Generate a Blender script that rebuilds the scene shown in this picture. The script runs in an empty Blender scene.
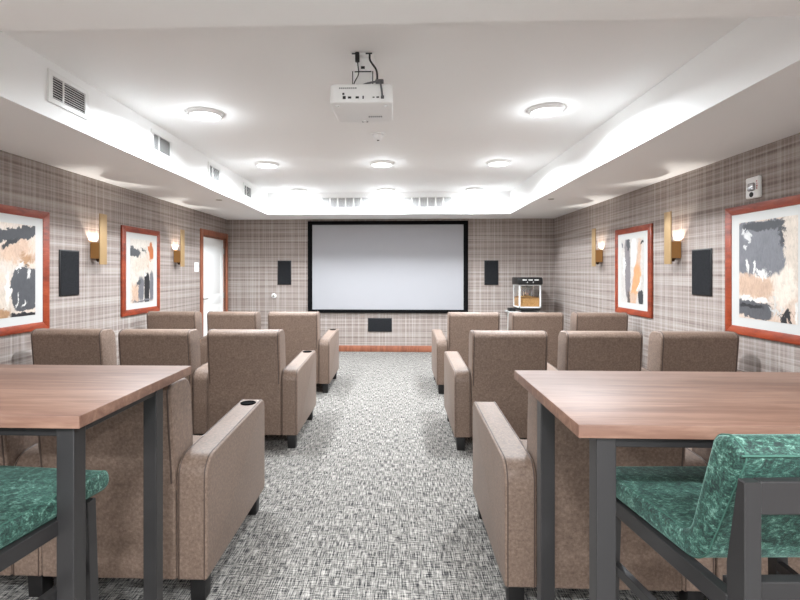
import bpy, bmesh, math, random
from mathutils import Vector, Matrix
random.seed(7)
S = bpy.context.scene
COL = S.collection
R = math.radians

# ------------------------------------------------------------------ helpers
def lin(c):
    def f(v):
        v = v / 255.0
        return v / 12.92 if v <= 0.04045 else ((v + 0.055) / 1.055) ** 2.4
    return (f(c[0]), f(c[1]), f(c[2]), 1.0)

def new_mat(name):
    m = bpy.data.materials.new(name); m.use_nodes = True
    nt = m.node_tree
    return m, nt, nt.nodes['Principled BSDF']

def N(nt, t, **kw):
    n = nt.nodes.new(t)
    for k, v in kw.items():
        if k in n.inputs: n.inputs[k].default_value = v
        else: setattr(n, k, v)
    return n

def plain(name, rgb, rough=0.5, metal=0.0, **kw):
    m, nt, b = new_mat(name)
    b.inputs['Base Color'].default_value = lin(rgb)
    b.inputs['Roughness'].default_value = rough
    b.inputs['Metallic'].default_value = metal
    for k, v in kw.items(): b.inputs[k].default_value = v
    return m

def emit(name, rgb, strength):
    m, nt, b = new_mat(name)
    b.inputs['Base Color'].default_value = lin(rgb)
    b.inputs['Emission Color'].default_value = lin(rgb)
    b.inputs['Emission Strength'].default_value = strength
    return m

def mathn(nt, op, a, b=None, c=None, clamp=False):
    n = nt.nodes.new('ShaderNodeMath'); n.operation = op; n.use_clamp = clamp
    for i, v in enumerate((a, b, c)):
        if v is None: continue
        if isinstance(v, (int, float)): n.inputs[i].default_value = v
        else: nt.links.new(v, n.inputs[i])
    return n.outputs[0]

def mixc(nt, fac, a, b, mode='MIX'):
    n = nt.nodes.new('ShaderNodeMix'); n.data_type = 'RGBA'; n.blend_type = mode
    for sock, v in ((n.inputs[0], fac), (n.inputs[6], a), (n.inputs[7], b)):
        if isinstance(v, (int, float)): sock.default_value = v
        elif isinstance(v, tuple): sock.default_value = v
        else: nt.links.new(v, sock)
    return n.outputs[2]

def ramp(nt, fac, stops):
    n = nt.nodes.new('ShaderNodeValToRGB')
    cr = n.color_ramp
    while len(cr.elements) < len(stops): cr.elements.new(0.5)
    for e, (p, c) in zip(cr.elements, stops):
        e.position = p; e.color = c if len(c) == 4 else (*c, 1)
    nt.links.new(fac, n.inputs[0])
    return n.outputs[0]

def g(v): return (v, v, v, 1)

def noise(nt, vec, scale, detail=2.0, rough=0.5, dist=0.0):
    n = N(nt, 'ShaderNodeTexNoise', Scale=scale, Detail=detail, Roughness=rough, Distortion=dist)
    if vec is not None: nt.links.new(vec, n.inputs['Vector'])
    return n.outputs['Fac']

def mapping(nt, vec, scale=(1, 1, 1), loc=(0, 0, 0)):
    n = N(nt, 'ShaderNodeMapping')
    n.inputs['Scale'].default_value = scale; n.inputs['Location'].default_value = loc
    nt.links.new(vec, n.inputs['Vector']); return n.outputs[0]

def coord(nt, which='Object'):
    return nt.nodes.new('ShaderNodeTexCoord').outputs[which]

def bump(nt, b, h, strength, dist=0.002):
    n = N(nt, 'ShaderNodeBump', Strength=strength, Distance=dist)
    nt.links.new(h, n.inputs['Height']); nt.links.new(n.outputs[0], b.inputs['Normal'])

class MB:
    def __init__(s): s.bm = bmesh.new(); s.uv = None
    def _bevel(s, geom_edges, w, seg):
        if w > 0:
            bmesh.ops.bevel(s.bm, geom=geom_edges, offset=w, segments=seg, profile=0.5, affect='EDGES', clamp_overlap=True)
    def box(s, x0, x1, y0, y1, z0, z1, bev=0.0, seg=2):
        vs = [s.bm.verts.new((x, y, z)) for x in (x0, x1) for y in (y0, y1) for z in (z0, z1)]
        F = [(0, 1, 3, 2), (4, 6, 7, 5), (0, 4, 5, 1), (2, 3, 7, 6), (0, 2, 6, 4), (1, 5, 7, 3)]
        fs = [s.bm.faces.new([vs[i] for i in f]) for f in F]
        bmesh.ops.recalc_face_normals(s.bm, faces=fs)
        s._bevel(list({e for f in fs for e in f.edges}), bev, seg)
        return s
    def hexa(s, p, bev=0.0, seg=2):
        # p: 8 points, bottom four (ccw) then top four
        vs = [s.bm.verts.new(q) for q in p]
        F = [(3, 2, 1, 0), (4, 5, 6, 7), (0, 1, 5, 4), (1, 2, 6, 5), (2, 3, 7, 6), (3, 0, 4, 7)]
        fs = [s.bm.faces.new([vs[i] for i in f]) for f in F]
        bmesh.ops.recalc_face_normals(s.bm, faces=fs)
        s._bevel(list({e for f in fs for e in f.edges}), bev, seg)
        return s
    def bar(s, a, b, w, h, bev=0.0, up=(0, 0, 1)):
        a = Vector(a); b = Vector(b); d = (b - a).normalized()
        u = Vector(up)
        side = d.cross(u)
        if side.length < 1e-4: side = d.cross(Vector((0, 1, 0)))
        side.normalize(); u2 = side.cross(d).normalized()
        pts = []
        for p in (a, b):
            for sx, sz in ((-1, -1), (1, -1), (1, 1), (-1, 1)):
                pts.append(p + side * sx * w / 2 + u2 * sz * h / 2)
        return s.hexa(pts, bev)
    def prism(s, prof, x0, x1, bev=0.0, seg=3, axis='x', xs=None):
        # prof: list of (a,b); extruded along axis between x0 and x1. xs(y) may give half widths
        def P(x, a, b):
            return (x, a, b) if axis == 'x' else ((a, x, b) if axis == 'y' else (a, b, x))
        A = [s.bm.verts.new(P(-xs(a) if xs else x0, a, b)) for a, b in prof]
        B = [s.bm.verts.new(P(xs(a) if xs else x1, a, b)) for a, b in prof]
        f1 = s.bm.faces.new(A); f2 = s.bm.faces.new(B[::-1])
        n = len(A); fs = [f1, f2]
        for i in range(n):
            fs.append(s.bm.faces.new((A[i], B[i], B[(i + 1) % n], A[(i + 1) % n])))
        bmesh.ops.recalc_face_normals(s.bm, faces=fs)
        s._bevel(list(f1.edges) + list(f2.edges), bev, seg)
        return s
    def cyl(s, c, r, h, axis='z', n=28, r2=None, bev=0.0):
        r2 = r if r2 is None else r2
        M = {'z': Matrix.Identity(3), 'x': Matrix(((0, 0, 1), (0, 1, 0), (-1, 0, 0))), 'y': Matrix(((1, 0, 0), (0, 0, 1), (0, -1, 0)))}[axis]
        c = Vector(c)
        A = [s.bm.verts.new(c + M @ Vector((r * math.cos(2 * math.pi * i / n), r * math.sin(2 * math.pi * i / n), 0))) for i in range(n)]
        B = [s.bm.verts.new(c + M @ Vector((r2 * math.cos(2 * math.pi * i / n), r2 * math.sin(2 * math.pi * i / n), h))) for i in range(n)]
        f1 = s.bm.faces.new(A[::-1]); f2 = s.bm.faces.new(B); fs = [f1, f2]
        for i in range(n): fs.append(s.bm.faces.new((A[i], A[(i + 1) % n], B[(i + 1) % n], B[i])))
        bmesh.ops.recalc_face_normals(s.bm, faces=fs)
        s._bevel(list(f1.edges) + list(f2.edges), bev, 2)
        return s
    def lathe(s, c, prof, n=36):
        # prof (r,z) closed ring section revolved about z through c
        rings = []
        for i in range(n):
            a = 2 * math.pi * i / n
            rings.append([s.bm.verts.new((c[0] + r * math.cos(a), c[1] + r * math.sin(a), c[2] + z)) for r, z in prof])
        fs = []; m = len(prof)
        for i in range(n):
            for j in range(m):
                q = (rings[i][j], rings[i][(j + 1) % m], rings[(i + 1) % n][(j + 1) % m], rings[(i + 1) % n][j])
                fs.append(s.bm.faces.new(q))
        bmesh.ops.recalc_face_normals(s.bm, faces=fs)
        return s
    def tube(s, path, r, n=8, closed=False):
        path = [Vector(p) for p in path]; m = len(path); rings = []
        prev = None
        for i, p in enumerate(path):
            if closed: t = path[(i + 1) % m] - path[i - 1]
            else: t = path[min(i + 1, m - 1)] - path[max(i - 1, 0)]
            t.normalize()
            ref = prev if prev is not None else (Vector((1, 0, 0)) if abs(t.x) < 0.9 else Vector((0, 1, 0)))
            u = (ref - t * ref.dot(t)).normalized(); prev = u
            v = t.cross(u)
            rings.append([s.bm.verts.new(p + u * r * math.cos(2 * math.pi * k / n) + v * r * math.sin(2 * math.pi * k / n)) for k in range(n)])
        fs = []
        for i in range(m if closed else m - 1):
            A, B = rings[i], rings[(i + 1) % m]
            for k in range(n): fs.append(s.bm.faces.new((A[k], A[(k + 1) % n], B[(k + 1) % n], B[k])))
        if not closed:
            fs.append(s.bm.faces.new(rings[0][::-1])); fs.append(s.bm.faces.new(rings[-1]))
        bmesh.ops.recalc_face_normals(s.bm, faces=fs)
        return s
    def build(s, name, mat, parent=None, smooth=30):
        me = bpy.data.meshes.new(name)
        s.bm.to_mesh(me); s.bm.free()
        me.materials.append(mat)
        if smooth:
            for p in me.polygons: p.use_smooth = True
            me.set_sharp_from_angle(angle=R(smooth))
        o = bpy.data.objects.new(name, me); COL.objects.link(o)
        if parent: o.parent = parent
        return o

def thing(name, label, cat, loc=(0, 0, 0), rz=0, group=None):
    o = bpy.data.objects.new(name, None); COL.objects.link(o)
    o.empty_display_size = 0.1
    o.location = loc; o.rotation_euler = (0, 0, rz)
    return tag(o, label, cat, group)
def tag(o, label, cat, group=None):
    o['label'] = label; o['category'] = cat
    if group: o['group'] = group
    return o
def struct(o): o['kind'] = 'structure'; return o
def dup(root, loc, label, rz=None):
    r = root.copy(); COL.objects.link(r); r.location = loc
    if rz is not None: r.rotation_euler = (0, 0, rz)
    r['label'] = label
    for ch in root.children:
        c = ch.copy(); COL.objects.link(c); c.parent = r
        for q in ch.children:
            d = q.copy(); COL.objects.link(d); d.parent = c
    return r

def rpoly(pts, rad, seg=7):
    """round the corners of a closed polygon"""
    out = []; n = len(pts)
    for i, p in enumerate(pts):
        p = Vector(p); a = Vector(pts[i - 1]); b = Vector(pts[(i + 1) % n])
        r = rad[i] if isinstance(rad, (list, tuple)) else rad
        if r <= 0: out.append((p.x, p.y)); continue
        u = (a - p).normalized(); v = (b - p).normalized()
        ang = math.acos(max(-1, min(1, u.dot(v))))
        t = min(r / math.tan(ang / 2), (a - p).length * 0.49, (b - p).length * 0.49)
        rr = t * math.tan(ang / 2)
        c = p + (u + v).normalized() * (rr / math.sin(ang / 2))
        s0 = p + u * t - c; s1 = p + v * t - c
        a0 = math.atan2(s0.y, s0.x); a1 = math.atan2(s1.y, s1.x)
        d = a1 - a0
        while d > math.pi: d -= 2 * math.pi
        while d < -math.pi: d += 2 * math.pi
        for k in range(seg + 1):
            w = a0 + d * k / seg
            out.append((c.x + rr * math.cos(w), c.y + rr * math.sin(w)))
    return out

# ------------------------------------------------------------------ room sizes (metres)
XL, XR, YB, YR = -3.22, 2.84, 8.9, -2.6
ZS, ZT = 2.46, 2.83           # soffit underside, tray ceiling
TX0, TX1, TY0, TY1 = -2.235, 1.865, 1.91, 8.13

# ------------------------------------------------------------------ materials
def m_wallpaper():
    m, nt, b = new_mat('plaid_wallpaper')
    pos = nt.nodes.new('ShaderNodeNewGeometry').outputs['Position']
    sp = nt.nodes.new('ShaderNodeSeparateXYZ'); nt.links.new(pos, sp.inputs[0])
    u = mathn(nt, 'ADD', sp.outputs[0], sp.outputs[1]); v = sp.outputs[2]
    def one(sig, off, other, stretch):
        c = nt.nodes.new('ShaderNodeCombineXYZ')
        nt.links.new(mathn(nt, 'ADD', sig, off), c.inputs[0])
        nt.links.new(mathn(nt, 'MULTIPLY', other, stretch), c.inputs[1])
        return c.outputs[0]
    hb = noise(nt, one(v, 3.0, u, 0.02), 6.0, 1.0)            # broad horizontal bands
    hf = noise(nt, one(v, 9.0, u, 0.012), 24.0, 2.5, 0.6)     # fine horizontal lines
    hs = noise(nt, one(v, 31.0, u, 0.008), 80.0, 1.0, 0.6)
    vb = noise(nt, one(u, 5.0, v, 0.01), 3.2, 1.0)
    vf = noise(nt, one(u, 17.0, v, 0.01), 55.0, 2.0, 0.6)
    per_h = mathn(nt, 'SINE', mathn(nt, 'MULTIPLY', v, 2 * math.pi / 0.118))
    per_v = mathn(nt, 'SINE', mathn(nt, 'MULTIPLY', u, 2 * math.pi / 0.125))
    d = ramp(nt, hf, [(0.38, g(1)), (0.60, g(0))])
    d2 = ramp(nt, hb, [(0.36, g(1)), (0.60, g(0))])
    w1 = ramp(nt, vf, [(0.48, g(0)), (0.66, g(1))])
    w2 = ramp(nt, vb, [(0.38, g(0)), (0.62, g(1))])
    base = mixc(nt, mathn(nt, 'MULTIPLY', d2, 0.35), lin((168, 157, 150)), lin((143, 129, 121)))
    base = mixc(nt, mathn(nt, 'MULTIPLY', w2, 0.16), base, lin((196, 188, 182)))
    base = mixc(nt, mathn(nt, 'MULTIPLY', d, 0.58), base, lin((122, 103, 95)))
    base = mixc(nt, mathn(nt, 'MULTIPLY', ramp(nt, per_h, [(0.70, g(0)), (0.97, g(1))]), 0.45), base, lin((100, 80, 74)))
    base = mixc(nt, mathn(nt, 'MULTIPLY', ramp(nt, hs, [(0.42, g(1)), (0.52, g(0))]), 0.28), base, lin((96, 80, 74)))
    base = mixc(nt, mathn(nt, 'MULTIPLY', ramp(nt, per_v, [(0.75, g(0)), (1.0, g(1))]), 0.20), base, lin((214, 208, 202)))
    base = mixc(nt, mathn(nt, 'MULTIPLY', w1, 0.24), base, lin((214, 209, 204)))
    wv = noise(nt, pos, 160.0, 2.0, 0.7)
    base = mixc(nt, 0.25, base, ramp(nt, wv, [(0.3, g(0.55)), (0.7, g(1.0))]), 'MULTIPLY')
    nt.links.new(base, b.inputs['Base Color'])
    b.inputs['Roughness'].default_value = 0.75
    return m

def m_carpet():
    m, nt, b = new_mat('tweed_carpet')
    pos = nt.nodes.new('ShaderNodeNewGeometry').outputs['Position']
    a = noise(nt, mapping(nt, pos, (18, 200, 1)), 1.0, 1.5, 0.6)
    c = noise(nt, mapping(nt, pos, (195, 13, 1), (7, 3, 0)), 1.0, 1.5, 0.6)
    f = noise(nt, mapping(nt, pos, (240, 240, 1)), 1.0, 2.0, 0.6)
    mx = mathn(nt, 'ADD', mathn(nt, 'MULTIPLY', a, 0.38), mathn(nt, 'ADD', mathn(nt, 'MULTIPLY', c, 0.42), mathn(nt, 'MULTIPLY', f, 0.20)))
    col = ramp(nt, mx, [(0.39, lin((16, 17, 20))), (0.45, lin((66, 65, 66))), (0.495, lin((118, 114, 109))), (0.54, lin((146, 142, 136))), (0.61, lin((180, 174, 167)))])
    big = noise(nt, mapping(nt, pos, (3.5, 3.5, 1)), 1.0, 2.0)
    col = mixc(nt, 0.3, col, ramp(nt, big, [(0.3, g(0.75)), (0.7, g(1))]), 'MULTIPLY')
    nt.links.new(col, b.inputs['Base Color'])
    b.inputs['Roughness'].default_value = 0.95
    b.inputs['Specular IOR Level'].default_value = 0.15
    bump(nt, b, mx, 0.6, 0.006)
    return m

def m_leather():
    m, nt, b = new_mat('taupe_leather')
    o = coord(nt)
    n1 = noise(nt, o, 75.0, 4.0, 0.7)
    n2 = noise(nt, o, 7.0, 3.0, 0.5)
    n3 = noise(nt, o, 190.0, 2.0, 0.6)
    col = ramp(nt, n1, [(0.32, lin((101, 82, 70))), (0.5, lin((121, 101, 88))), (0.70, lin((142, 121, 107)))])
    col = mixc(nt, 0.35, col, ramp(nt, n2, [(0.3, g(0.8)), (0.7, g(1.0))]), 'MULTIPLY')
    nt.links.new(col, b.inputs['Base Color'])
    nt.links.new(ramp(nt, n1, [(0.3, g(0.46)), (0.7, g(0.60))]), b.inputs['Roughness'])
    b.inputs['Sheen Weight'].default_value = 0.04
    b.inputs['Specular IOR Level'].default_value = 0.38
    b.inputs['Sheen Roughness'].default_value = 0.5
    bump(nt, b, mathn(nt, 'ADD', mathn(nt, 'MULTIPLY', n3, 0.5), mathn(nt, 'MULTIPLY', n2, 2.0)), 0.35, 0.004)
    return m

def m_velvet():
    m, nt, b = new_mat('green_velvet')
    o = coord(nt)
    n1 = noise(nt, mapping(nt, o, (1, 1, 1)), 42.0, 5.0, 0.75, 0.9)
    n2 = noise(nt, mapping(nt, o, (1, 2.2, 2.2)), 90.0, 3.0, 0.7, 0.5)
    n = mathn(nt, 'ADD', mathn(nt, 'MULTIPLY', n1, 0.6), mathn(nt, 'MULTIPLY', n2, 0.4))
    col = ramp(nt, n, [(0.41, lin((8, 26, 23))), (0.48, lin((22, 54, 46))), (0.54, lin((48, 84, 72))), (0.64, lin((116, 150, 136)))])
    nt.links.new(col, b.inputs['Base Color'])
    b.inputs['Roughness'].default_value = 0.7
    b.inputs['Sheen Weight'].default_value = 0.5
    b.inputs['Sheen Roughness'].default_value = 0.35
    b.inputs['Sheen Tint'].default_value = lin((170, 215, 200))
    bump(nt, b, n, 0.5, 0.006)
    return m

def m_wood(name, stops, scale=(2.0, 26.0, 26.0), rough=0.38, spec=0.5):
    m, nt, b = new_mat(name)
    o = coord(nt)
    mp = mapping(nt, o, scale)
    n1 = noise(nt, mp, 1.0, 5.0, 0.62, 0.6)
    n2 = noise(nt, mapping(nt, o, tuple(s * 6 for s in scale)), 1.0, 2.0, 0.6)
    n3 = noise(nt, mapping(nt, o, tuple(s * 0.22 for s in scale)), 1.0, 2.0, 0.5)
    f = mathn(nt, 'ADD', mathn(nt, 'MULTIPLY', n1, 0.55), mathn(nt, 'ADD', mathn(nt, 'MULTIPLY', n2, 0.15), mathn(nt, 'MULTIPLY', n3, 0.30)))
    col = ramp(nt, f, stops)
    nt.links.new(col, b.inputs['Base Color'])
    b.inputs['Roughness'].default_value = rough
    b.inputs['Specular IOR Level'].default_value = spec
    bump(nt, b, n1, 0.08, 0.001)
    return m

def m_paint(name, rgb, rough=0.6):
    m, nt, b = new_mat(name)
    pos = nt.nodes.new('ShaderNodeNewGeometry').outputs['Position']
    n1 = noise(nt, pos, 90.0, 2.0)
    b.inputs['Base Color'].default_value = lin(rgb)
    b.inputs['Roughness'].default_value = rough
    bump(nt, b, n1, 0.06, 0.001)
    return m

def m_art(name, base, blobs, right):
    """abstract painting: list of (u,v,ru,rv,angle,colour,edge,ragged)"""
    m, nt, b = new_mat(name)
    gen = coord(nt, 'Generated')
    sp = nt.nodes.new('ShaderNodeSeparateXYZ'); nt.links.new(gen, sp.inputs[0])
    u = sp.outputs[1] if not right else mathn(nt, 'SUBTRACT', 1.0, sp.outputs[1])
    v = sp.outputs[2]
    c = nt.nodes.new('ShaderNodeCombineXYZ'); nt.links.new(u, c.inputs[0]); nt.links.new(v, c.inputs[1])
    uv = c.outputs[0]
    tex = noise(nt, mapping(nt, uv, (5, 7, 1)), 1.0, 6.0, 0.7, 1.0)
    col = ramp(nt, tex, [(0.3, lin(base[0])), (0.7, lin(base[1]))])
    k = 0
    for (cu, cv, ru, rv, ang, rgb, edge, rag) in blobs:
        k += 1
        nn = N(nt, 'ShaderNodeTexNoise', Scale=4.5 + 1.7 * (k % 3), Detail=7.0, Roughness=0.68, Distortion=0.7)
        nt.links.new(mapping(nt, uv, (1, 1.2, 1), (k * 3.7, k * 1.9, 0)), nn.inputs['Vector'])
        s2 = nt.nodes.new('ShaderNodeSeparateColor'); nt.links.new(nn.outputs['Color'], s2.inputs[0])
        du = mathn(nt, 'ADD', mathn(nt, 'SUBTRACT', u, cu), mathn(nt, 'MULTIPLY', mathn(nt, 'SUBTRACT', s2.outputs[0], 0.5), rag * 2.0))
        dv = mathn(nt, 'ADD', mathn(nt, 'MULTIPLY', mathn(nt, 'SUBTRACT', v, cv), 1.0), mathn(nt, 'MULTIPLY', mathn(nt, 'SUBTRACT', s2.outputs[1], 0.5), rag * 2.0))
        ca, sa = math.cos(R(ang)), math.sin(R(ang))
        x = mathn(nt, 'ADD', mathn(nt, 'MULTIPLY', du, ca), mathn(nt, 'MULTIPLY', dv, sa))
        y = mathn(nt, 'SUBTRACT', mathn(nt, 'MULTIPLY', dv, ca), mathn(nt, 'MULTIPLY', du, sa))
        ax = mathn(nt, 'DIVIDE', mathn(nt, 'ABSOLUTE', x), ru); ay = mathn(nt, 'DIVIDE', mathn(nt, 'ABSOLUTE', y), rv)
        d = mathn(nt, 'POWER', mathn(nt, 'ADD', mathn(nt, 'POWER', ax, 4.0), mathn(nt, 'POWER', ay, 4.0)), 0.25)
        mask = mathn(nt, 'DIVIDE', mathn(nt, 'SUBTRACT', 1.0, d), edge, clamp=True)
        shade = mixc(nt, 0.25, lin(rgb), ramp(nt, s2.outputs[2], [(0.35, g(0.45)), (0.65, g(1))]), 'MULTIPLY')
        col = mixc(nt, mask, col, shade)
    fine = noise(nt, mapping(nt, uv, (26, 12, 1), (2, 5, 0)), 1.0, 8.0, 0.75, 1.2)
    col = mixc(nt, 0.5, col, ramp(nt, fine, [(0.32, g(0.45)), (0.55, g(1.0))]), 'MULTIPLY')
    nt.links.new(col, b.inputs['Base Color'])
    b.inputs['Roughness'].default_value = 0.5
    return m

M = {}
M['wallpaper'] = m_wallpaper()
M['carpet'] = m_carpet()
M['leather'] = m_leather()
M['piping'] = plain('dark_piping', (74, 58, 50), 0.5)
M['cup'] = plain('cup_black', (8, 8, 8), 0.95, 0.0, **{'Specular IOR Level': 0.05})
M['velvet'] = m_velvet()
M['velvet_seam'] = plain('green_seam', (52, 88, 76), 0.8)
M['tabletop'] = m_wood('walnut_top', [(0.34, lin((96, 68, 56))), (0.47, lin((116, 86, 72))), (0.58, lin((136, 105, 89))), (0.72, lin((156, 124, 106)))], scale=(1.6, 20.0, 20.0), rough=0.5, spec=0.35)
M['cherry'] = m_wood('cherry_frame', [(0.35, lin((98, 34, 14))), (0.5, lin((138, 54, 26))), (0.68, lin((162, 76, 44)))], scale=(20, 5, 20), rough=0.4)
M['doortrim'] = m_wood('red_brown_trim', [(0.35, lin((116, 66, 46))), (0.5, lin((146, 88, 64))), (0.68, lin((166, 106, 80)))], scale=(12, 12, 3), rough=0.45)
M['white'] = m_paint('white_ceiling_paint', (247, 247, 246), 0.75)
M['whitetrim'] = plain('white_enamel', (236, 236, 234), 0.4)
M['plastic'] = plain('white_plastic', (248, 248, 247), 0.35)
M['metal'] = plain('charcoal_metal', (56, 54, 54), 0.34, 0.4)
M['metal_d'] = plain('dark_charcoal_metal', (42, 40, 40), 0.4, 0.3)
M['black'] = plain('black_plastic', (22, 22, 23), 0.45)
M['blackleg'] = plain('black_block', (20, 18, 18), 0.5)
M['slot'] = plain('slot_dark', (46, 46, 48), 0.8)
M['brass'] = plain('brushed_brass', (176, 146, 104), 0.5, 0.3)
M['brass_d'] = plain('brass_box', (156, 112, 62), 0.45, 0.35)
M['bronze'] = plain('dark_bronze', (70, 48, 30), 0.4, 0.6)
M['mat_board'] = plain('mat_board', (188, 187, 184), 0.8)
M['screen'] = plain('screen_fabric', (158, 157, 160), 0.85)
M['velvetblack'] = plain('screen_frame_black', (13, 13, 14), 0.9, 0.0, **{'Specular IOR Level': 0.1})
M['chrome'] = plain('satin_nickel', (170, 165, 158), 0.3, 0.9)
M['cable'] = plain('cable_black', (32, 32, 34), 0.5)
M['cablegrey'] = plain('cable_grey', (105, 105, 108), 0.5)
M['lamp'] = emit('lamp_diffuser', (255, 253, 250), 5.0)
M['bulb'] = emit('sconce_bulb', (255, 240, 220), 0.8)
M['red'] = plain('red_print', (180, 40, 36), 0.5)
M['steel'] = plain('steel', (190, 190, 192), 0.25, 0.8)
M['popcorn'] = None

def m_grille():
    m, nt, b = new_mat('speaker_grille')
    pos = nt.nodes.new('ShaderNodeNewGeometry').outputs['Position']
    n1 = noise(nt, pos, 260.0, 1.0)
    col = ramp(nt, n1, [(0.35, lin((18, 18, 20))), (0.65, lin((42, 43, 46)))])
    nt.links.new(col, b.inputs['Base Color']); b.inputs['Roughness'].default_value = 0.8; b.inputs['Specular IOR Level'].default_value = 0.15
    return m
M['grille'] = m_grille()
def m_popcorn():
    m, nt, b = new_mat('popcorn_heap')
    v = nt.nodes.new('ShaderNodeTexVoronoi'); v.inputs['Scale'].default_value = 55
    nt.links.new(coord(nt), v.inputs['Vector'])
    col = ramp(nt, v.outputs['Distance'], [(0.0, lin((244, 198, 136))), (0.7, lin((222, 168, 104)))])
    nt.links.new(col, b.inputs['Base Color']); b.inputs['Roughness'].default_value = 0.8
    bump(nt, b, v.outputs['Distance'], 0.8, 0.01)
    return m
M['popcorn'] = m_popcorn()
def m_glass():
    m, nt, b = new_mat('clear_pane')
    b.inputs['Base Color'].default_value = (1, 1, 1, 1); b.inputs['Roughness'].default_value = 0.02
    b.inputs['Transmission Weight'].default_value = 1.0; b.inputs['IOR'].default_value = 1.1
    return m
M['glass'] = m_glass()

# ------------------------------------------------------------------ the room
T = 0.15
def sbox(name, mat, *b, **k):
    return struct(MB().box(*b, **k).build(name, M[mat], smooth=None))
sbox('floor', 'carpet', XL - T, XR + T, YR - T, YB + T, -0.1, 0)
DY0, DY1, DZ = 7.75, 8.80, 2.09          # door opening in the left wall
mb = MB().box(XL - T, XL, YR, DY0, 0, 2.95).box(XL - T, XL, DY0, DY1, DZ, 2.95).box(XL - T, XL, DY1, YB, 0, 2.95)
struct(mb.build('wall_left', M['wallpaper'], smooth=None))
sbox('wall_right', 'wallpaper', XR, XR + T, YR, YB, 0, 2.95)
sbox('wall_back', 'wallpaper', XL - T, XR + T, YB, YB + T, 0, 2.95)
sbox('wall_rear', 'whitetrim', XL - T, XR + T, YR - T, YR, 0, 2.95)
sbox('wall_hall', 'whitetrim', XL - T - 0.05, XL - T, DY0 - 0.3, DY1 + 0.3, 0, 2.5)
# ceiling: tray slab with dropped soffits round it
c = MB().box(XL - T, XR + T, YR - T, YB + T, ZT, ZT + 0.12)
struct(c.build('ceiling', M['white'], smooth=None))
so = MB()
so.box(XL, TX0, TY0, YB, ZS, ZT).box(TX1, XR, TY0, YB, ZS, ZT)
so.box(TX0, TX1, TY1, YB, ZS, ZT).box(XL, XR, YR, TY0, ZS, ZT)
struct(so.build('ceiling_soffit', M['white'], smooth=None))

# baseboards
bb = 0.016
def base(name, *b):
    struct(MB().box(*b, bev=0.004).build(name, M['doortrim']))
base('baseboard_back', XL, XR, YB - bb, YB, 0, 0.115)
base('baseboard_left', XL, XL + bb, YR, DY0 - 0.09, 0, 0.115)
base('baseboard_right', XR - bb, XR, YR, YB - bb, 0, 0.115)
base('baseboard_rear', XL + bb, XR - bb, YR, YR + bb, 0, 0.115)

# door with casing
fr = MB()
cz = 0.095
fr.box(XL - 0.02, XL + 0.022, DY0 - cz, DY0, 0, DZ + cz, bev=0.004)
fr.box(XL - 0.02, XL + 0.022, DY1, DY1 + 0.085, 0, DZ + cz, bev=0.004)
fr.box(XL - 0.02, XL + 0.022, DY0, DY1, DZ, DZ + cz, bev=0.004)
fr.box(XL - T, XL - 0.02, DY0 - 0.001, DY0 + 0.02, 0, DZ).box(XL - T, XL - 0.02, DY1 - 0.02, DY1 + 0.001, 0, DZ).box(XL - T, XL - 0.02, DY0, DY1, DZ - 0.02, DZ)
struct(fr.build('trim_1', M['doortrim']))
d = bpy.data.objects.new('door_1', None); COL.objects.link(d); d.location = (XL - 0.03, 0, 0); struct(d)
x1 = 0.0
dl = MB()
y0, y1 = DY0 + 0.022, DY1 - 0.022
dl.box(-0.04, x1 - 0.008, y0, y1, 0.01, DZ - 0.022)
st = 0.12
dl.box(x1 - 0.012, x1, y0, y0 + st, 0.01, DZ - 0.022, bev=0.003).box(x1 - 0.012, x1, y1 - st, y1, 0.01, DZ - 0.022, bev=0.003)
for z0, z1 in ((0.01, 0.22), (0.92, 1.06), (DZ - 0.15, DZ - 0.022)):
    dl.box(x1 - 0.012, x1, y0 + st, y1 - st, z0, z1, bev=0.003)
for z0, z1 in ((0.26, 0.88), (1.10, DZ - 0.19)):
    dl.box(x1 - 0.012, x1 - 0.004, y0 + st + 0.04, y1 - st - 0.04, z0, z1, bev=0.003)
leaf = dl.build('door_leaf', M['whitetrim'], d)
h = MB().cyl((0.0, DY0 + 0.085, 1.03), 0.027, 0.008, 'x').cyl((0.008, DY0 + 0.085, 1.03), 0.009, 0.045, 'x').box(0.04, 0.056, DY0 + 0.078, DY0 + 0.195, 1.02, 1.04, bev=0.004)
h.build('door_handle', M['chrome'], d)
for z in (0.25, 1.05, 1.86):
    MB().cyl((0.008, DY1 - 0.024, z - 0.05), 0.008, 0.1).build('hinge', M['chrome'], d)

# ------------------------------------------------------------------ ceiling lamps
def lamp_thing(label, loc, group):
    t = thing('ceiling_lamp', label, 'ceiling light', loc, 0, group)
    MB().lathe((0, 0, 0), [(0.112, 0.0), (0.148, 0.0), (0.150, -0.006), (0.142, -0.022), (0.124, -0.030), (0.112, -0.024)], 48).build('trim_ring', M['plastic'], t, 50)
    MB().cyl((0, 0, -0.030), 0.114, 0.016, r2=0.118, n=48, bev=0.004).build('diffuser', M['lamp'], t, 50)
    return t
LX = (-1.65, -0.21, 1.225); LY = (4.04, 5.955, 7.86)
lab = {(0, 0): 'round white ceiling disc light nearest camera, left of the projector',
       (2, 0): 'round white ceiling disc light nearest camera, right of the projector',
       (0, 1): 'round white ceiling light, left of three in the middle row behind the smoke detector',
       (1, 1): 'round white ceiling light in the middle row directly beyond the smoke detector',
       (2, 1): 'round white ceiling light, right of three in the middle row behind the smoke detector',
       (0, 2): 'small lit ceiling disc in the farthest row, above the left end of the screen',
       (1, 2): 'small lit ceiling disc in the farthest row, centred above the screen',
       (2, 2): 'small lit ceiling disc in the farthest row, above the right end of the screen'}
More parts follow.
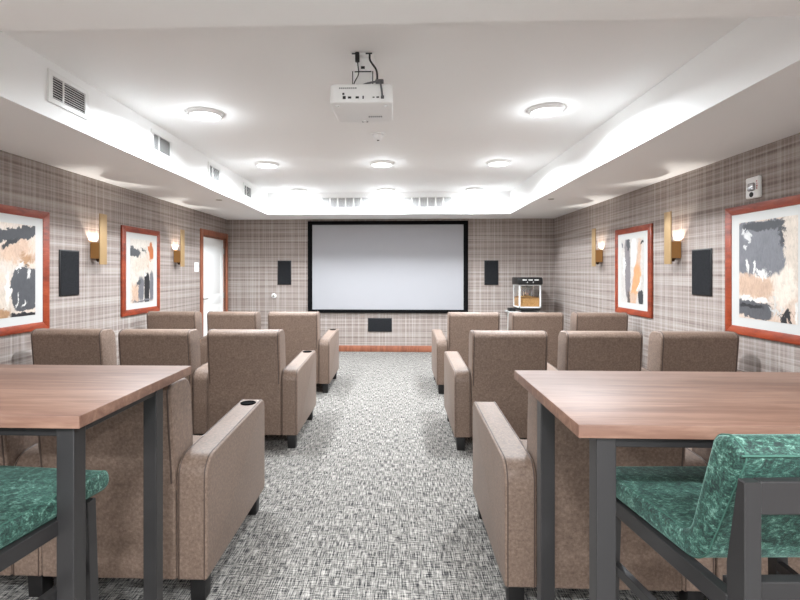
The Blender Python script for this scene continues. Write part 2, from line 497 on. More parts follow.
def add_light(loc, power, size=0.22, col=(0.90, 0.965, 1.02)):
    l = bpy.data.lights.new('lamp_light', 'AREA'); l.shape = 'DISK'; l.size = size; l.energy = power; l.color = col; l.spread = R(166)
    o = bpy.data.objects.new('lamp_light', l); COL.objects.link(o); o.location = loc
    l = bpy.data.lights.new('lamp_glow', 'POINT'); l.shadow_soft_size = 0.05; l.energy = power * 0.048; l.color = col
    o = bpy.data.objects.new('lamp_glow', l); COL.objects.link(o); o.location = (loc[0], loc[1], loc[2] - 0.075)
    return o
LP = 58.0
l0 = None
for (i, j), tx in lab.items():
    p = (LX[i], LY[j], ZT)
    if l0 is None: l0 = lamp_thing(tx, p, 'round lights in the tray ceiling')
    else: dup(l0, p, tx)
    add_light((p[0], p[1], ZT - 0.034), LP * (0.90, 0.70, 0.55)[j])
# unseen copies added behind the camera to brighten tables and chair backs
for x in (-1.65, -0.21, 1.225):
    for y in (-0.25, -1.7):
        dup(l0, (x, y, ZS), 'added round ceiling fill light, unseen, over the rear of the room')['group'] = 'added fill lights behind the camera'
        add_light((x, y, ZS - 0.034), LP * 0.80)

# smoke detector and sprinkler covers
t = thing('smoke_detector', 'small white domed smoke detector on ceiling behind projector', 'smoke detector', (-0.205, 4.705, ZT))
MB().cyl((0, 0, -0.014), 0.072, 0.014, r2=0.074, bev=0.003).build('base', M['plastic'], t)
MB().cyl((0, 0, -0.060), 0.034, 0.046, r2=0.052, n=36, bev=0.01).build('dome', M['plastic'], t, 50)
MB().cyl((0, 0, -0.066), 0.012, 0.004).build('indicator', M['slot'], t)
o = MB().cyl((0, 0, -0.006), 0.042, 0.009, bev=0.002).build('sprinkler_cover', M['chrome']); o.location = (-2.454, 6.466, ZS)
tag(o, 'small round sprinkler cover under the left ceiling soffit', 'sprinkler')
o = MB().cyl((0, 0, -0.006), 0.042, 0.009, bev=0.002).build('sprinkler_cover', M['chrome']); o.location = (2.045, 6.539, ZS)
tag(o, 'small round sprinkler cover under the right ceiling soffit', 'sprinkler')

# ------------------------------------------------------------------ vents
def side_vent(label, y, first=None):
    if first: return dup(first, (TX0, y, 2.665), label)
    t = thing('air_vent', label, 'air vent', (TX0, y, 2.665), 0, 'white vents along the left soffit')
    w, hh = 0.195, 0.105; e = 0.034
    f = MB().box(0, 0.012, -w, w, hh - e, hh, bev=0.003).box(0, 0.012, -w, w, -hh, -hh + e, bev=0.003)
    f.box(0, 0.012, -w, -w + e, -hh + e, hh - e).box(0, 0.012, w - e, w, -hh + e, hh - e).box(0.001, 0.010, -0.06, -0.052, -hh + e, hh - e)
    f.build('frame', M['whitetrim'], t)
    MB().box(-0.0, 0.002, -w + e, w - e, -hh + e, hh - e).build('backing', M['slot'], t, None)
    s = MB()
    n = 9
    for k in range(n):
        z = -hh + e + (k + 0.5) * (2 * (hh - e)) / n
        s.bar((0.005, -w + e, z), (0.005, w - e, z), 0.009, 0.0035, up=(0.5, 0, 1))
    s.build('louvers', M['whitetrim'], t)
    return t
v0 = side_vent('nearest white air vent on the left soffit, largest in view', 3.168)
side_vent('second white air vent along the left soffit from the camera', 4.44, v0)
side_vent('third white air vent along the left soffit from the camera', 5.73, v0)
side_vent('farthest and smallest white air vent on the left soffit', 7.0, v0)

def back_vent(label, x):
    t = thing('air_register', label, 'air vent', (x, TY1, 2.658), 0, 'wide air registers above the screen')
    w, hh, e = 0.425, 0.1, 0.022
    f = MB().box(-w, w, -0.012, 0, hh - e, hh, bev=0.003).box(-w, w, -0.012, 0, -hh, -hh + e, bev=0.003)
    f.box(-w, -w + e, -0.012, 0, -hh + e, hh - e).box(w - e, w, -0.012, 0, -hh + e, hh - e)
    f.build('frame', M['whitetrim'], t)
    MB().box(-w + e, w - e, -0.002, 0, -hh + e, hh - e).build('backing', M['slot'], t, None)
    s = MB(); iw = w - e
    for k in range(7):
        xx = -iw + k * 2 * iw / 6
        if 0 < k < 6: s.box(xx - 0.012, xx + 0.012, -0.011, -0.002, -hh + e, hh - e)
    for k in range(56):
        xx = -iw + (k + 0.5) * 2 * iw / 56
        s.box(xx - 0.003, xx + 0.003, -0.008, -0.002, -hh + e, hh - e)
    s.build('louvers', M['whitetrim'], t, None)
back_vent('wide white air register above the left half of the screen', -0.906)
back_vent('wide white air register above the right half of the screen', 0.482)

# ------------------------------------------------------------------ projection screen
t = thing('projection_screen', 'large white projection screen in a black frame on the end wall', 'screen', (-0.212, YB, 1.572))
W, Hh, e = 1.480, 0.850, 0.082
f = MB()
f.box(-W, W, -0.045, 0, Hh - 0.068, Hh, bev=0.004).box(-W, W, -0.045, 0, -Hh, -Hh + 0.062, bev=0.004)
f.box(-W, -W + e, -0.045, 0, -Hh + 0.062, Hh - 0.068).box(W - e, W, -0.045, 0, -Hh + 0.062, Hh - 0.068)
f.build('screen_frame', M['velvetblack'], t)
MB().box(-W + e, W - e, -0.03, -0.005, -Hh + 0.062, Hh - 0.068).build('screen_surface', M['screen'], t, None)

# ------------------------------------------------------------------ wall speakers (flat grilles)
def grille(name, label, loc, dims, axis):
    t = thing(name, label, 'speaker', loc)
    w, hh = dims
    if axis == 'y':
        MB().box(-w, w, -0.012, 0, -hh, hh, bev=0.003).build('speaker_frame', M['black'], t)
        MB().box(-w + .012, w - .012, -0.015, -0.010, -hh + .012, hh - .012).build('speaker_grille', M['grille'], t, None)
    else:
        s = axis
        a, b_ = sorted((0, 0.012 * s)); c_, d_ = sorted((0.010 * s, 0.015 * s))
        MB().box(a, b_, -w, w, -hh, hh, bev=0.003).build('speaker_frame', M['black'], t)
        MB().box(c_, d_, -w + .012, w - .012, -hh + .012, hh - .012).build('speaker_grille', M['grille'], t, None)
grille('wall_speaker', 'upright dark grey wall speaker left of the screen', (-2.137, YB, 1.467), (0.128, 0.226), 'y')
grille('wall_speaker', 'upright dark grey wall speaker right of the screen', (1.698, YB, 1.467), (0.128, 0.226), 'y')
grille('wall_speaker', 'horizontal dark grey speaker on the wall below the screen', (-0.353, YB, 0.499), (0.222, 0.127), 'y')
grille('wall_speaker', 'flush dark speaker on left wall between two paintings', (XL, 4.571, 1.466), (0.139, 0.222), 1)
grille('wall_speaker', 'flush dark speaker on right wall between sconce and big painting', (XR, 4.60, 1.472), (0.146, 0.218), -1)
# round sensor on the back wall
t = thing('wall_sensor', 'tiny round grey sensor on end wall, left of the screen', 'sensor', (-2.336, YB, 1.034))
MB().cyl((0, -0.012, 0), 0.045, 0.012, 'y', bev=0.003).build('base', M['plastic'], t)
MB().cyl((0.0, -0.035, 0), 0.022, 0.024, 'y', bev=0.004).build('lens', M['chrome'], t)

# ------------------------------------------------------------------ light switch and fire strobe
t = thing('light_switch', 'white double light switch plate on left wall beside door', 'light switch', (XL, 7.52, 1.555))
MB().box(0, 0.008, -0.075, 0.075, -0.075, 0.075, bev=0.003).build('plate', M['plastic'], t)
for yy in (-0.035, 0.035):
    MB().box(0.008, 0.013, yy - 0.018, yy + 0.018, -0.035, 0.035, bev=0.002).build('rocker', M['whitetrim'], t)
t = thing('fire_strobe', 'white fire alarm strobe on right wall above big painting', 'fire alarm', (XR, 3.925, 2.145))
MB().box(-0.035, 0, -0.07, 0.07, -0.085, 0.085, bev=0.012, seg=3).build('housing', M['plastic'], t)
MB().box(-0.058, -0.035, -0.045, 0.02, -0.03, 0.035, bev=0.01).build('lens', M['steel'], t)
MB().cyl((-0.039, 0.0, -0.055), 0.02, 0.004, 'x').build('sounder', M['slot'], t)
fm = MB()
for k, zz in enumerate((0.036, 0.018, 0.0, -0.018)):        # FIRE, letters stacked
    L_ = 'FIRE'[k]; yy = -0.054; s_ = 0.012
    def st_(a, b): fm.bar((-0.036, yy - a[0] * s_, zz + a[1] * s_), (-0.036, yy - b[0] * s_, zz + b[1] * s_), 0.002, 0.0028, up=(1, 0, 0))
    segs = {'F': [((0, 0), (0, 1)), ((0, 1), (.8, 1)), ((0, .5), (.6, .5))], 'I': [((.4, 0), (.4, 1))],
            'R': [((0, 0), (0, 1)), ((0, 1), (.7, 1)), ((.7, 1), (.7, .5)), ((0, .5), (.7, .5)), ((.2, .5), (.8, 0))],
            'E': [((0, 0), (0, 1)), ((0, 1), (.8, 1)), ((0, .5), (.6, .5)), ((0, 0), (.8, 0))]}[L_]
    for a, b in segs: st_(a, b)
fm.build('lettering', M['red'], t, None)

# ------------------------------------------------------------------ sconces
def sconce(label, y, side):
    s = 1 if side == 'L' else -1
    x = XL if side == 'L' else XR
    t = thing('wall_sconce', label, 'wall light', (x, y, 1.70), 0, None)
    def B(mb, x0, x1, *r, **k):
        a, b = sorted((x0 * s, x1 * s)); return mb.box(a, b, *r, **k)
    pl = MB(); B(pl, 0.100, 0.112, -0.06, 0.06, -0.145, 0.385, bev=0.002)
    pl.build('brass_plate', M['brass'], t)
    bx = MB(); z0, z1 = -0.085, 0.083; w = 0.055
    B(bx, 0.006, 0.012, -w, w, z0, z1); B(bx, 0.094, 0.100, -w, w, z0, z1)
    B(bx, 0.012, 0.094, -w, -w + 0.006, z0, z1); B(bx, 0.012, 0.094, w - 0.006, w, z0, z1)
    B(bx, 0.012, 0.094, -w + 0.006, w - 0.006, z0, z0 + 0.006)
    bx.build('light_box', M['brass_d'], t)
    bp = MB(); B(bp, 0.0, 0.006, -0.05, 0.05, -0.07, 0.07); bp.build('wall_bracket', M['bronze'], t)
    MB().cyl((0.055 * s, 0, -0.079), 0.026, 0.092).build('bulb', M['bulb'], t)
    kn = MB().cyl((0.055 * s, 0, -0.118), 0.012, 0.033, r2=0.028); kn.build('finial', M['bronze'], t)
    l = bpy.data.lights.new('sconce_light', 'SPOT'); l.energy = 10; l.spot_size = R(100); l.spot_blend = 0.12; l.shadow_soft_size = 0.012
    l.color = (1.0, 0.95, 0.88)
    o = bpy.data.objects.new('sconce_light', l); COL.objects.link(o); o.location = (x + 0.056 * s, y, 1.720); o.rotation_euler = (math.pi, 0, 0)
sconce('brass up-light sconce on left wall between speaker and smaller painting', 4.946, 'L')
sconce('brass up-light sconce on left wall nearest the door', 6.80, 'L')
sconce('brass up-light sconce on right wall beside the dark speaker', 4.985, 'R')
sconce('brass up-light sconce on right wall farther in, beyond the small painting', 6.845, 'R')

# ------------------------------------------------------------------ paintings
G1, G2, G3 = (74, 75, 79), (52, 53, 57), (108, 108, 113)
CR, PE, TN, OR_, WH, BK = (202, 188, 174), (196, 166, 144), (168, 130, 96), (180, 100, 50), (222, 219, 214), (30, 30, 34)
art = {
 'L1': (((200, 191, 183), (204, 184, 166)), [
    (0.42, 0.10, 0.22, 0.22, 0, CR, .3, .15), (0.38, 0.03, 0.16, 0.07, 5, TN, .25, .12), (0.62, 0.70, 0.42, 0.15, 8, PE, .5, .25), (0.84, 0.62, 0.14, 0.07, 0, TN, .6, .2),
    (0.70, 0.90, 0.50, 0.075, 8, G2, .12, .10), (0.52, 0.80, 0.18, 0.03, 20, BK, .3, .10), (0.80, 0.30, 0.25, 0.26, -4, G1, .06, .10),
    (0.70, 0.55, 0.02, 0.10, -50, WH, .3, .12), (0.80, 0.02, 0.3, 0.025, 0, BK, .2, .06), (0.66, 0.16, 0.012, 0.12, -12, WH, .5, .10), (0.78, 0.12, 0.05, 0.03, 30, WH, .4, .20),
    (0.88, 0.48, 0.025, 0.07, -15, WH, .4, .10), (0.48, 0.28, 0.05, 0.2, -8, (236, 232, 226), .6, .15), (0.56, 0.36, 0.04, 0.06, 20, G1, .3, .1)]),
 'L2': (((202, 195, 186), (190, 181, 170)), [
    (0.20, 0.78, 0.24, 0.075, -6, G1, .12, .12), (0.55, 0.84, 0.14, 0.015, -12, G2, .4, .12), (0.88, 0.82, 0.12, 0.14, 25, OR_, .2, .12), (0.74, 0.66, 0.05, 0.16, 15, PE, .4, .1),
    (0.45, 0.62, 0.42, 0.13, 12, CR, .4, .2), (0.20, 0.15, 0.18, 0.22, 0, PE, .5, .2), (0.45, 0.22, 0.14, 0.22, -8, G3, .3, .12), (0.35, 0.32, 0.12, 0.05, 20, G1, .3, .15),
    (0.70, 0.22, 0.12, 0.26, 0, BK, .12, .06), (0.92, 0.25, 0.10, 0.26, 0, G3, .2, .08), (0.64, 0.45, 0.05, 0.05, 0, WH, .5, .15), (0.5, 0.03, 0.5, 0.02, 0, G3, .4, .1)]),
 'R2': (((196, 191, 185), (180, 173, 167)), [
    (0.30, 0.55, 0.13, 0.50, 3, (128, 122, 124), .12, .07), (0.34, 0.92, 0.09, 0.10, 20, G1, .2, .10), (0.14, 0.60, 0.05, 0.2, 0, WH, .4, .2), (0.58, 0.78, 0.12, 0.24, -4, WH, .15, .06),
    (0.80, 0.72, 0.10, 0.32, -12, PE, .4, .1), (0.66, 0.30, 0.16, 0.36, -22, (206, 152, 106), .25, .12), (0.50, 0.08, 0.22, 0.12, 0, PE, .4, .15), (0.35, 0.08, 0.06, 0.14, 0, (96, 84, 80), .3, .1),
    (0.80, 0.28, 0.15, 0.03, 40, WH, .4, .1), (0.88, 0.10, 0.11, 0.12, 0, G2, .15, .08), (0.92, 0.92, 0.07, 0.03, 30, BK, .3, .1), (0.06, 0.90, 0.05, 0.05, 0, G3, .3, .15)]),
 'R1': (((204, 188, 174), (196, 168, 148)), [
    (0.38, 0.72, 0.50, 0.29, -2, (112, 112, 117), .08, .12), (0.42, 0.94, 0.45, 0.05, -2, G2, .3, .08), (0.16, 0.84, 0.12, 0.05, 0, (206, 204, 202), .4, .35), (0.80, 0.84, 0.10, 0.14, 10, G2, .3, .22),
    (0.92, 0.72, 0.13, 0.36, 0, CR, .2, .22), (0.30, 0.34, 0.38, 0.11, -4, PE, .25, .15), (0.42, 0.46, 0.16, 0.04, 0, WH, .4, .25), (0.16, 0.54, 0.025, 0.10, 14, WH, .3, .08), (0.30, 0.52, 0.02, 0.09, -6, WH, .3, .1),
    (0.80, 0.34, 0.22, 0.2, 30, (222, 208, 194), .3, .15), (0.28, 0.20, 0.34, 0.04, -3, WH, .4, .12), (0.28, 0.10, 0.36, 0.085, -2, (84, 84, 88), .12, .10), (0.22, 0.135, 0.26, 0.02, -2, BK, .3, .05),
    (0.68, 0.12, 0.06, 0.10, 0, (200, 198, 194), .3, .35), (0.84, 0.08, 0.11, 0.07, 10, BK, .2, .30), (0.98, 0.1, 0.02, 0.12, 0, WH, .3, .05)]),
}
def painting(label, y0, y1, side, key):
    s = 1 if side == 'L' else -1; x = XL if side == 'L' else XR
    yc, zc = (y0 + y1) / 2, 1.489; w = (y1 - y0) / 2; hh = 0.532
    t = thing('framed_painting', label, 'painting', (x, yc, zc))
    fw = 0.080; fv = 0.070
    def B(mb, x0, x1, *r, **k):
        a, b = sorted((x0 * s, x1 * s)); return mb.box(a, b, *r, **k)
    f = MB()
    # mitred frame, slightly bevelled mouldings
    def fp(pts):
        lo = [(0.0, a, b) for a, b in pts]; hi = [(0.024 * s, a, b) for a, b in pts]
        f.hexa(lo + hi, bev=0.004)
    o4 = [(-w, -hh), (w, -hh), (w, hh), (-w, hh)]; i4 = [(-w + fw, -hh + fv), (w - fw, -hh + fv), (w - fw, hh - fv), (-w + fw, hh - fv)]
    for k in range(4):
        fp([o4[k], o4[(k + 1) % 4], i4[(k + 1) % 4], i4[k]])
    f.build('picture_frame', M['cherry'], t)
    mb = MB(); B(mb, 0.004, 0.018, -w + fw, w - fw, -hh + fv, hh - fv); mb.build('mat_board', M['mat_board'], t, None)
    aw, ah = w - 0.170, hh - 0.142
    mb = MB(); B(mb, 0.018, 0.0195, -aw, aw, -ah, ah); mb.build('artwork', m_art('abstract_' + key, art[key][0], art[key][1], side == 'R'), t, None)
painting('large abstract painting in cherry frame at left edge of photo', 3.37, 4.285, 'L', 'L1')
painting('cherry-framed abstract with orange accent between the left wall sconces', 5.44, 6.32, 'L', 'L2')
painting('cherry-framed abstract with tan streak between the right wall sconces', 5.47, 6.371, 'R', 'R2')
painting('large grey and peach abstract painting in cherry frame at right edge of photo', 3.33, 4.256, 'R', 'R1')

# ------------------------------------------------------------------ projector
t = thing('projector', 'white projector hanging from the ceiling on a short mount', 'projector', (-0.226, 3.04, ZT))
bz0, bz1 = -0.348, -0.235
fp = rpoly([(-0.19, -0.19), (0.19, -0.19), (0.185, 0.19), (-0.185, 0.19)], [0.035, 0.035, 0.03, 0.03], 6)
body = MB().prism(fp, bz0, bz1, bev=0.012, axis='z').build('projector_body', M['plastic'], t, 40)
for k, (x, w_, h_, z) in enumerate([(-0.105, .006, .006, 0.022), (-0.10, .009, .009, 0.0), (-0.068, .010, .006, 0.0), (-0.022, .010, .006, 0.0), (0.013, .004, .009, 0.0), (0.075, .006, .003, 0.0), (0.10, .008, .004, 0.0), (0.128, .009, .009, 0.0)]):
    MB().box(x - w_, x + w_, -0.1915, -0.186, -0.318 + z - h_, -0.318 + z + h_).build('port', M['slot'], body, None)
vt = MB()
for k in range(9): vt.box(-0.13 + k * 0.012, -0.123 + k * 0.012, -0.1912, -0.186, -0.266, -0.258)
vt.build('vent_slots', M['cablegrey'], body, None)
vt = MB()
for k in range(7): vt.box(0.03 + k * 0.013, 0.038 + k * 0.013, 0.06, 0.085, bz0 - 0.001, bz0 + 0.004)
vt.build('underside_slots', M['cablegrey'], body, None)
MB().box(-0.02, 0.02, 0.17, 0.178, bz0 - 0.003, bz0 + 0.004).build('latch', M['slot'], body, None)
MB().cyl((0.06, 0.185, -0.29), 0.035, 0.03, 'y').build('lens', M['black'], t)
for (x, y) in ((-0.15, -0.13), (0.15, -0.13), (0, 0.15)):
    MB().cyl((x, y, bz0 - 0.008), 0.012, 0.012).build('foot', M['plastic'], t)
mt = MB().box(-0.07, 0.07, -0.08, 0.08, -0.012, 0, bev=0.003).box(-0.045, 0.045, -0.04, 0.04, -0.10, -0.012, bev=0.006)
mt.box(-0.065, 0.065, -0.055, 0.055, -0.215, -0.105, bev=0.008).box(-0.085, 0.085, -0.09, 0.09, bz1 - 0.004, -0.212, bev=0.006)
mt.build('ceiling_mount', M['plastic'], t)
for bxs in ((-0.012, 0.012, -0.045, -0.038, -0.085, -0.07), (-0.05, 0.055, -0.058, -0.054, -0.112, -0.106), (-0.0655, -0.06, -0.056, -0.05, -0.215, -0.105),
            (0.06, 0.0655, -0.056, -0.05, -0.215, -0.105), (-0.065, -0.04, -0.082, -0.078, -0.011, -0.003), (0.02, 0.06, -0.082, -0.078, -0.011, -0.003)):
    MB().box(*bxs).build('mount_slot', M['slot'], t, None)
def spl(pts, n=8):
    P = [Vector(p) for p in pts]; P = [P[0] * 2 - P[1]] + P + [P[-1] * 2 - P[-2]]; out = []
    for i in range(1, len(P) - 2):
        for k in range(n):
            q = k / n
            out.append(0.5 * ((2 * P[i]) + (-P[i - 1] + P[i + 1]) * q + (2 * P[i - 1] - 5 * P[i] + 4 * P[i + 1] - P[i + 2]) * q * q + (-P[i - 1] + 3 * P[i] - 3 * P[i + 1] + P[i + 2]) * q ** 3))
    out.append(P[-2]); return out
MB().tube(spl([(0.045, -0.085, -0.012), (0.05, -0.10, -0.06), (0.085, -0.12, -0.12), (0.095, -0.15, -0.17), (0.095, -0.17, -0.215)]), 0.006).build('video_cable', M['cable'], t, 60)
MB().tube(spl([(-0.03, -0.085, -0.005), (-0.028, -0.09, -0.07), (-0.022, -0.10, -0.14), (-0.045, -0.12, -0.20), (-0.055, -0.11, -0.235)]), 0.0035).box(-0.044, -0.018, -0.095, -0.07, -0.06, 0.0, bev=0.005).build('power_cable', M['cable'], t, 60)
MB().tube(spl([(-0.01, -0.12, -0.225), (0.03, -0.16, -0.225), (0.075, -0.19, -0.228), (0.11, -0.20, -0.225), (0.12, -0.205, -0.26), (0.128, -0.205, -0.318), (0.128, -0.19, -0.318)]), 0.006).box(0.085, 0.135, -0.20, -0.17, -0.235, -0.212, bev=0.006).build('looped_cable', M['cablegrey'], t, 60)

# ------------------------------------------------------------------ recliners
AW, BH = 0.139, 0.303          # arm width, half width of back
PITCH = 2 * BH + AW
def arm_mesh(x0, x1):
    prof = rpoly([(0, .12), (0.91, .12), (0.91, .688), (0, .655)], [0.012, 0.03, 0.055, 0.09], 8)
    return MB().prism(prof, x0, x1, bev=0.018, seg=4), prof
def back_profile():
    return rpoly([(0.0, .12), (0.17, .12), (0.20, .50), (0.155, .985), (-0.055, .995), (-0.01, .55)], [0.01, 0.02, 0.0, 0.085, 0.05, 0.0], 8)
def make_recliner(label, arms, loc, group):
    t = thing('recliner', label, 'recliner', loc, 0, group)
    bp = back_profile()
    b = MB().prism(bp, -BH + 0.001, BH - 0.001, bev=0.022, seg=4).build('backrest', M['leather'], t, 40)
    for sx in (-1, 1):
        path = [(sx * (BH - 0.015), a, c) for a, c in bp if c > 0.3]
        MB().tube(path, 0.004, 6).build('piping', M['piping'], b, 60)
    sp_ = rpoly([(0.16, .27), (0.89, .27), (0.89, .47), (0.16, .45)], [0.01, 0.03, 0.06, 0.01], 6)
    MB().prism(sp_, -BH + 0.002, BH - 0.002, bev=0.02, seg=3).build('seat_cushion', M['leather'], t, 40)
    fp_ = rpoly([(0.171, .12), (0.885, .12), (0.885, .265), (0.171, .265)], [0.01, 0.03, 0.03, 0.01], 4)
    MB().prism(fp_, -BH + 0.002, BH - 0.002, bev=0.012, seg=2).build('footrest', M['leather'], t, 40)
    for a in arms:
        x0, x1 = (-BH - AW, -BH) if a == 'L' else (BH, BH + AW)
        mb, prof = arm_mesh(x0 + 0.001, x1 - 0.001)
        ar = mb.build('armrest', M['leather'], t, 40)
        for xx in (x0 + 0.013, x1 - 0.013):
            path = [(xx, p, q) for p, q in prof]
            MB().tube(path, 0.0028, 6, closed=True).build('piping', M['piping'], ar, 60)
        if a == 'L': continue
        xc = (x0 + x1) / 2; yc = 0.79; zc = 0.6885 - 0.033 * (0.91 - yc) / 0.91
        cu = MB().lathe((xc, yc, zc), [(0.036, -0.003), (0.045, -0.003), (0.046, 0.003), (0.041, 0.005), (0.036, 0.002)], 28)
        cu.cyl((xc, yc, zc - 0.003), 0.037, 0.004, n=28)
        cu.build('cup_holder', M['cup'], ar, 40)
    lx0 = -BH - (AW if 'L' in arms else 0) + 0.035; lx1 = BH + (AW if 'R' in arms else 0) - 0.035
    for x in (lx0 + 0.025, lx1 - 0.025):
        for y in (0.075, 0.84):
            q = 0.032; p = 0.036
            MB().hexa([(x - q, y - q, 0), (x + q, y - q, 0), (x + q, y + q, 0), (x - q, y + q, 0), (x - p, y - p, .12), (x + p, y - p, .12), (x + p, y + p, .12), (x - p, y + p, .12)], bev=0.003).build('leg', M['blackleg'], t)
    return t
rows = [('back', 2.07), ('middle', 3.94), ('front', 5.78)]
rowtxt = {'back': 'nearest row behind the tall table', 'middle': 'middle row', 'front': 'front row closest to screen'}
postxt = {0: 'aisle-side', 1: 'centre', 2: 'wall-side'}
protos = {}
for side in ('left', 'right'):
    for rn, y in rows:
        for k in range(3):
            if side == 'left':
                xo = -0.838 - AW - BH - k * PITCH
                arms = ('L', 'R') if k == 2 else ('R',)
            else:
                xo = 0.452 + AW + BH + k * (PITCH + 0.003)
                arms = ('L', 'R') if k == 0 else ('R',)
            lb = f'taupe leather recliner, {postxt[k]} seat {side} of aisle, {rowtxt[rn]}'
            key = arms
            grp = f'taupe leather recliners in rows facing the screen'
            if key not in protos: protos[key] = make_recliner(lb, arms, (xo, y, 0), grp)
            else: dup(protos[key], (xo, y, 0), lb)

# ------------------------------------------------------------------ tall tables
def table(label, xe, y0, y1, side, leg_in, ly0, ly1, length=1.95):
    s = -1 if side == 'L' else 1
    t = thing('counter_table', label, 'table', (xe, (y0 + y1) / 2, 0))
    yc = (y0 + y1) / 2; y0 -= yc; y1 -= yc; ly0 -= yc; ly1 -= yc
    def B(mb, x0, x1, *r, **k):
        a, b = sorted((x0 * s, x1 * s)); return mb.box(a, b, *r, **k)
    mb = MB(); B(mb, 0, length, y0, y1, 1.034, 1.07, bev=0.0025); mb.build('tabletop', M['tabletop'], t)
    q = 0.052; zt = 1.034
    for x in (leg_in, length - leg_in - q):
        for y in (ly0, ly1 - q):
            mb = MB(); B(mb, x, x + q, y, y + q, 0, zt - 0.0, bev=0.003); mb.build('leg', M['metal'], t, None)
    for x in (leg_in, length - leg_in - q):
        mb = MB(); B(mb, x + 0.004, x + q - 0.004, ly0 + q, ly1 - q, zt - 0.028, zt, bev=0.002); mb.build('side_rail', M['metal'], t, None)
    for y in (ly0, ly1 - q):
        mb = MB(); B(mb, leg_in + q, length - leg_in - q, y + 0.004, y + q - 0.004, zt - 0.028, zt, bev=0.002); mb.build('long_rail', M['metal_d'], t, None)
table('tall walnut-topped table with grey steel legs left of the aisle', -0.890, 1.306, 2.030, 'L', 0.026, 1.322, 1.835)
table('tall walnut-topped table with grey steel legs right of the aisle', 0.472, 1.280, 1.985, 'R', 0.052, 1.293, 1.845)

# ------------------------------------------------------------------ green stools
def stool(label, loc, rz):
    t = thing('bar_stool', label, 'stool', loc, rz, 'green velvet bar stools at the tall tables')
    hw = lambda y: 0.236 + 0.045 * max(-0.15, min(0.42, y)) / 0.42
    prof = rpoly([(0.445, .778), (0.0, .772), (-0.125, 1.082), (-0.085, 1.112), (-0.042, 1.100), (0.036, .830), (0.445, .838)],
                 [0.026, 0.075, 0.028, 0.025, 0.035, 0.05, 0.030], 8)
    # resample long edges so that the taper is followed
    pr = []
    for i, p in enumerate(prof):
        q = prof[(i + 1) % len(prof)]; pr.append(p)
        L_ = math.hypot(q[0] - p[0], q[1] - p[1])
        k = int(L_ / 0.06)
        for j in range(1, k + 1): pr.append((p[0] + (q[0] - p[0]) * j / (k + 1), p[1] + (q[1] - p[1]) * j / (k + 1)))
    cu = MB().prism(pr, 0, 0, bev=0.016, seg=4, xs=hw).build('cushion', M['velvet'], t, 45)
    for sx in (-1, 1):
        path = [(sx * (hw(a) - 0.012), a, b) for a, b in pr]
        MB().tube(path, 0.0020, 6, closed=True).build('piping', M['velvet_seam'], cu, 60)
    # welt across the back of the backrest
    MB().tube([(-0.222, -0.120, 1.078), (0.222, -0.120, 1.078)], 0.003, 6).build('piping', M['velvet_seam'], cu, 60)
    # frame
    q = 0.036
    for sx in (-1, 1):
        xo = sx * 0.238; xi = xo - sx * q
        xa, xb = min(xo, xi), max(xo, xi)
        # rear post: straight rear face, front edge slanting back above the seat
        pf = [(-0.150, 1.035), (-0.140, 1.035), (-0.105, .90), (-0.088, .83), (-0.088, .55), (-0.088, 0.0), (-0.150, 0.0)]
        pf = [(-0.150, 1.035), (-0.128, 1.035), (-0.095, .84), (-0.095, 0.0), (-0.150, 0.0)]
        MB().prism(pf, xa, xb, bev=0.0025, seg=1).build('rear_leg', M['metal'], t, None)
        # front leg, splayed outwards a little
        xt, xb_ = sx * 0.258, sx * 0.276
        MB().hexa([(xb_ - q / 2, .355, 0), (xb_ + q / 2, .355, 0), (xb_ + q / 2, .392, 0), (xb_ - q / 2, .392, 0),
                   (xt - q / 2, .345, .77), (xt + q / 2, .345, .77), (xt + q / 2, .382, .77), (xt - q / 2, .382, .77)], bev=0.0025).build('front_leg', M['metal'], t, None)
        MB().bar((sx * 0.226, -0.10, 0.748), (sx * 0.258, 0.35, 0.748), 0.03, 0.044, 0.0025).build('seat_rail', M['metal'], t, None)
        MB().bar((sx * 0.210, -0.10, 0.555), (sx * 0.256, 0.35, 0.555), 0.022, 0.03, 0.002).build('side_stretcher', M['metal'], t, None)
    MB().box(-0.202, 0.202, -0.146, -0.122, 0.965, 1.035, bev=0.003).build('back_rail', M['metal'], t, None)
    MB().box(-0.20, 0.20, -0.06, -0.03, 0.728, 0.770, bev=0.003).build('cross_rail', M['metal'], t, None)
    MB().box(-0.25, 0.25, 0.345, 0.38, 0.735, 0.775, bev=0.003).build('front_rail', M['metal'], t, None)
    MB().box(-0.25, 0.25, 0.352, 0.385, 0.30, 0.335, bev=0.003).build('footrest', M['metal'], t, None)
    MB().box(-0.202, 0.202, -0.14, -0.11, 0.54, 0.57, bev=0.003).build('rear_stretcher', M['metal'], t, None)
    return t
s1 = stool('green velvet bar stool with grey frame at the right-hand table', (0.947, 1.18, 0), R(2.5))
dup(s1, (-1.246, 1.10, 0), 'green velvet bar stool, mostly cut off, at the left-hand table', R(-4.5))

# ------------------------------------------------------------------ popcorn machine on its cabinet
t = thing('side_cabinet', 'low light grey cabinet in the far right corner under the popcorn machine', 'cabinet', (2.235, 8.57, 0))
MB().box(-0.25, 0.28, -0.22, 0.30, 0.06, 0.755, bev=0.004).build('body', M['whitetrim'], t)
MB().box(-0.30, 0.30, -0.29, 0.31, 0.755, 0.785, bev=0.004).build('cabinet_top', M['mat_board'], t)
for sx in (0, 1):
    dd = MB().box(-0.245 + sx * 0.25, -0.005 + sx * 0.28, -0.238, -0.22, 0.09, 0.735, bev=0.003).build('door', M['whitetrim'], t)
    MB().cyl((-0.035 + sx * 0.06, -0.262, 0.50), 0.008, 0.14).build('handle', M['chrome'], dd)
MB().box(-0.26, 0.26, -0.19, 0.28, 0.0, 0.06).build('plinth', M['black'], t)

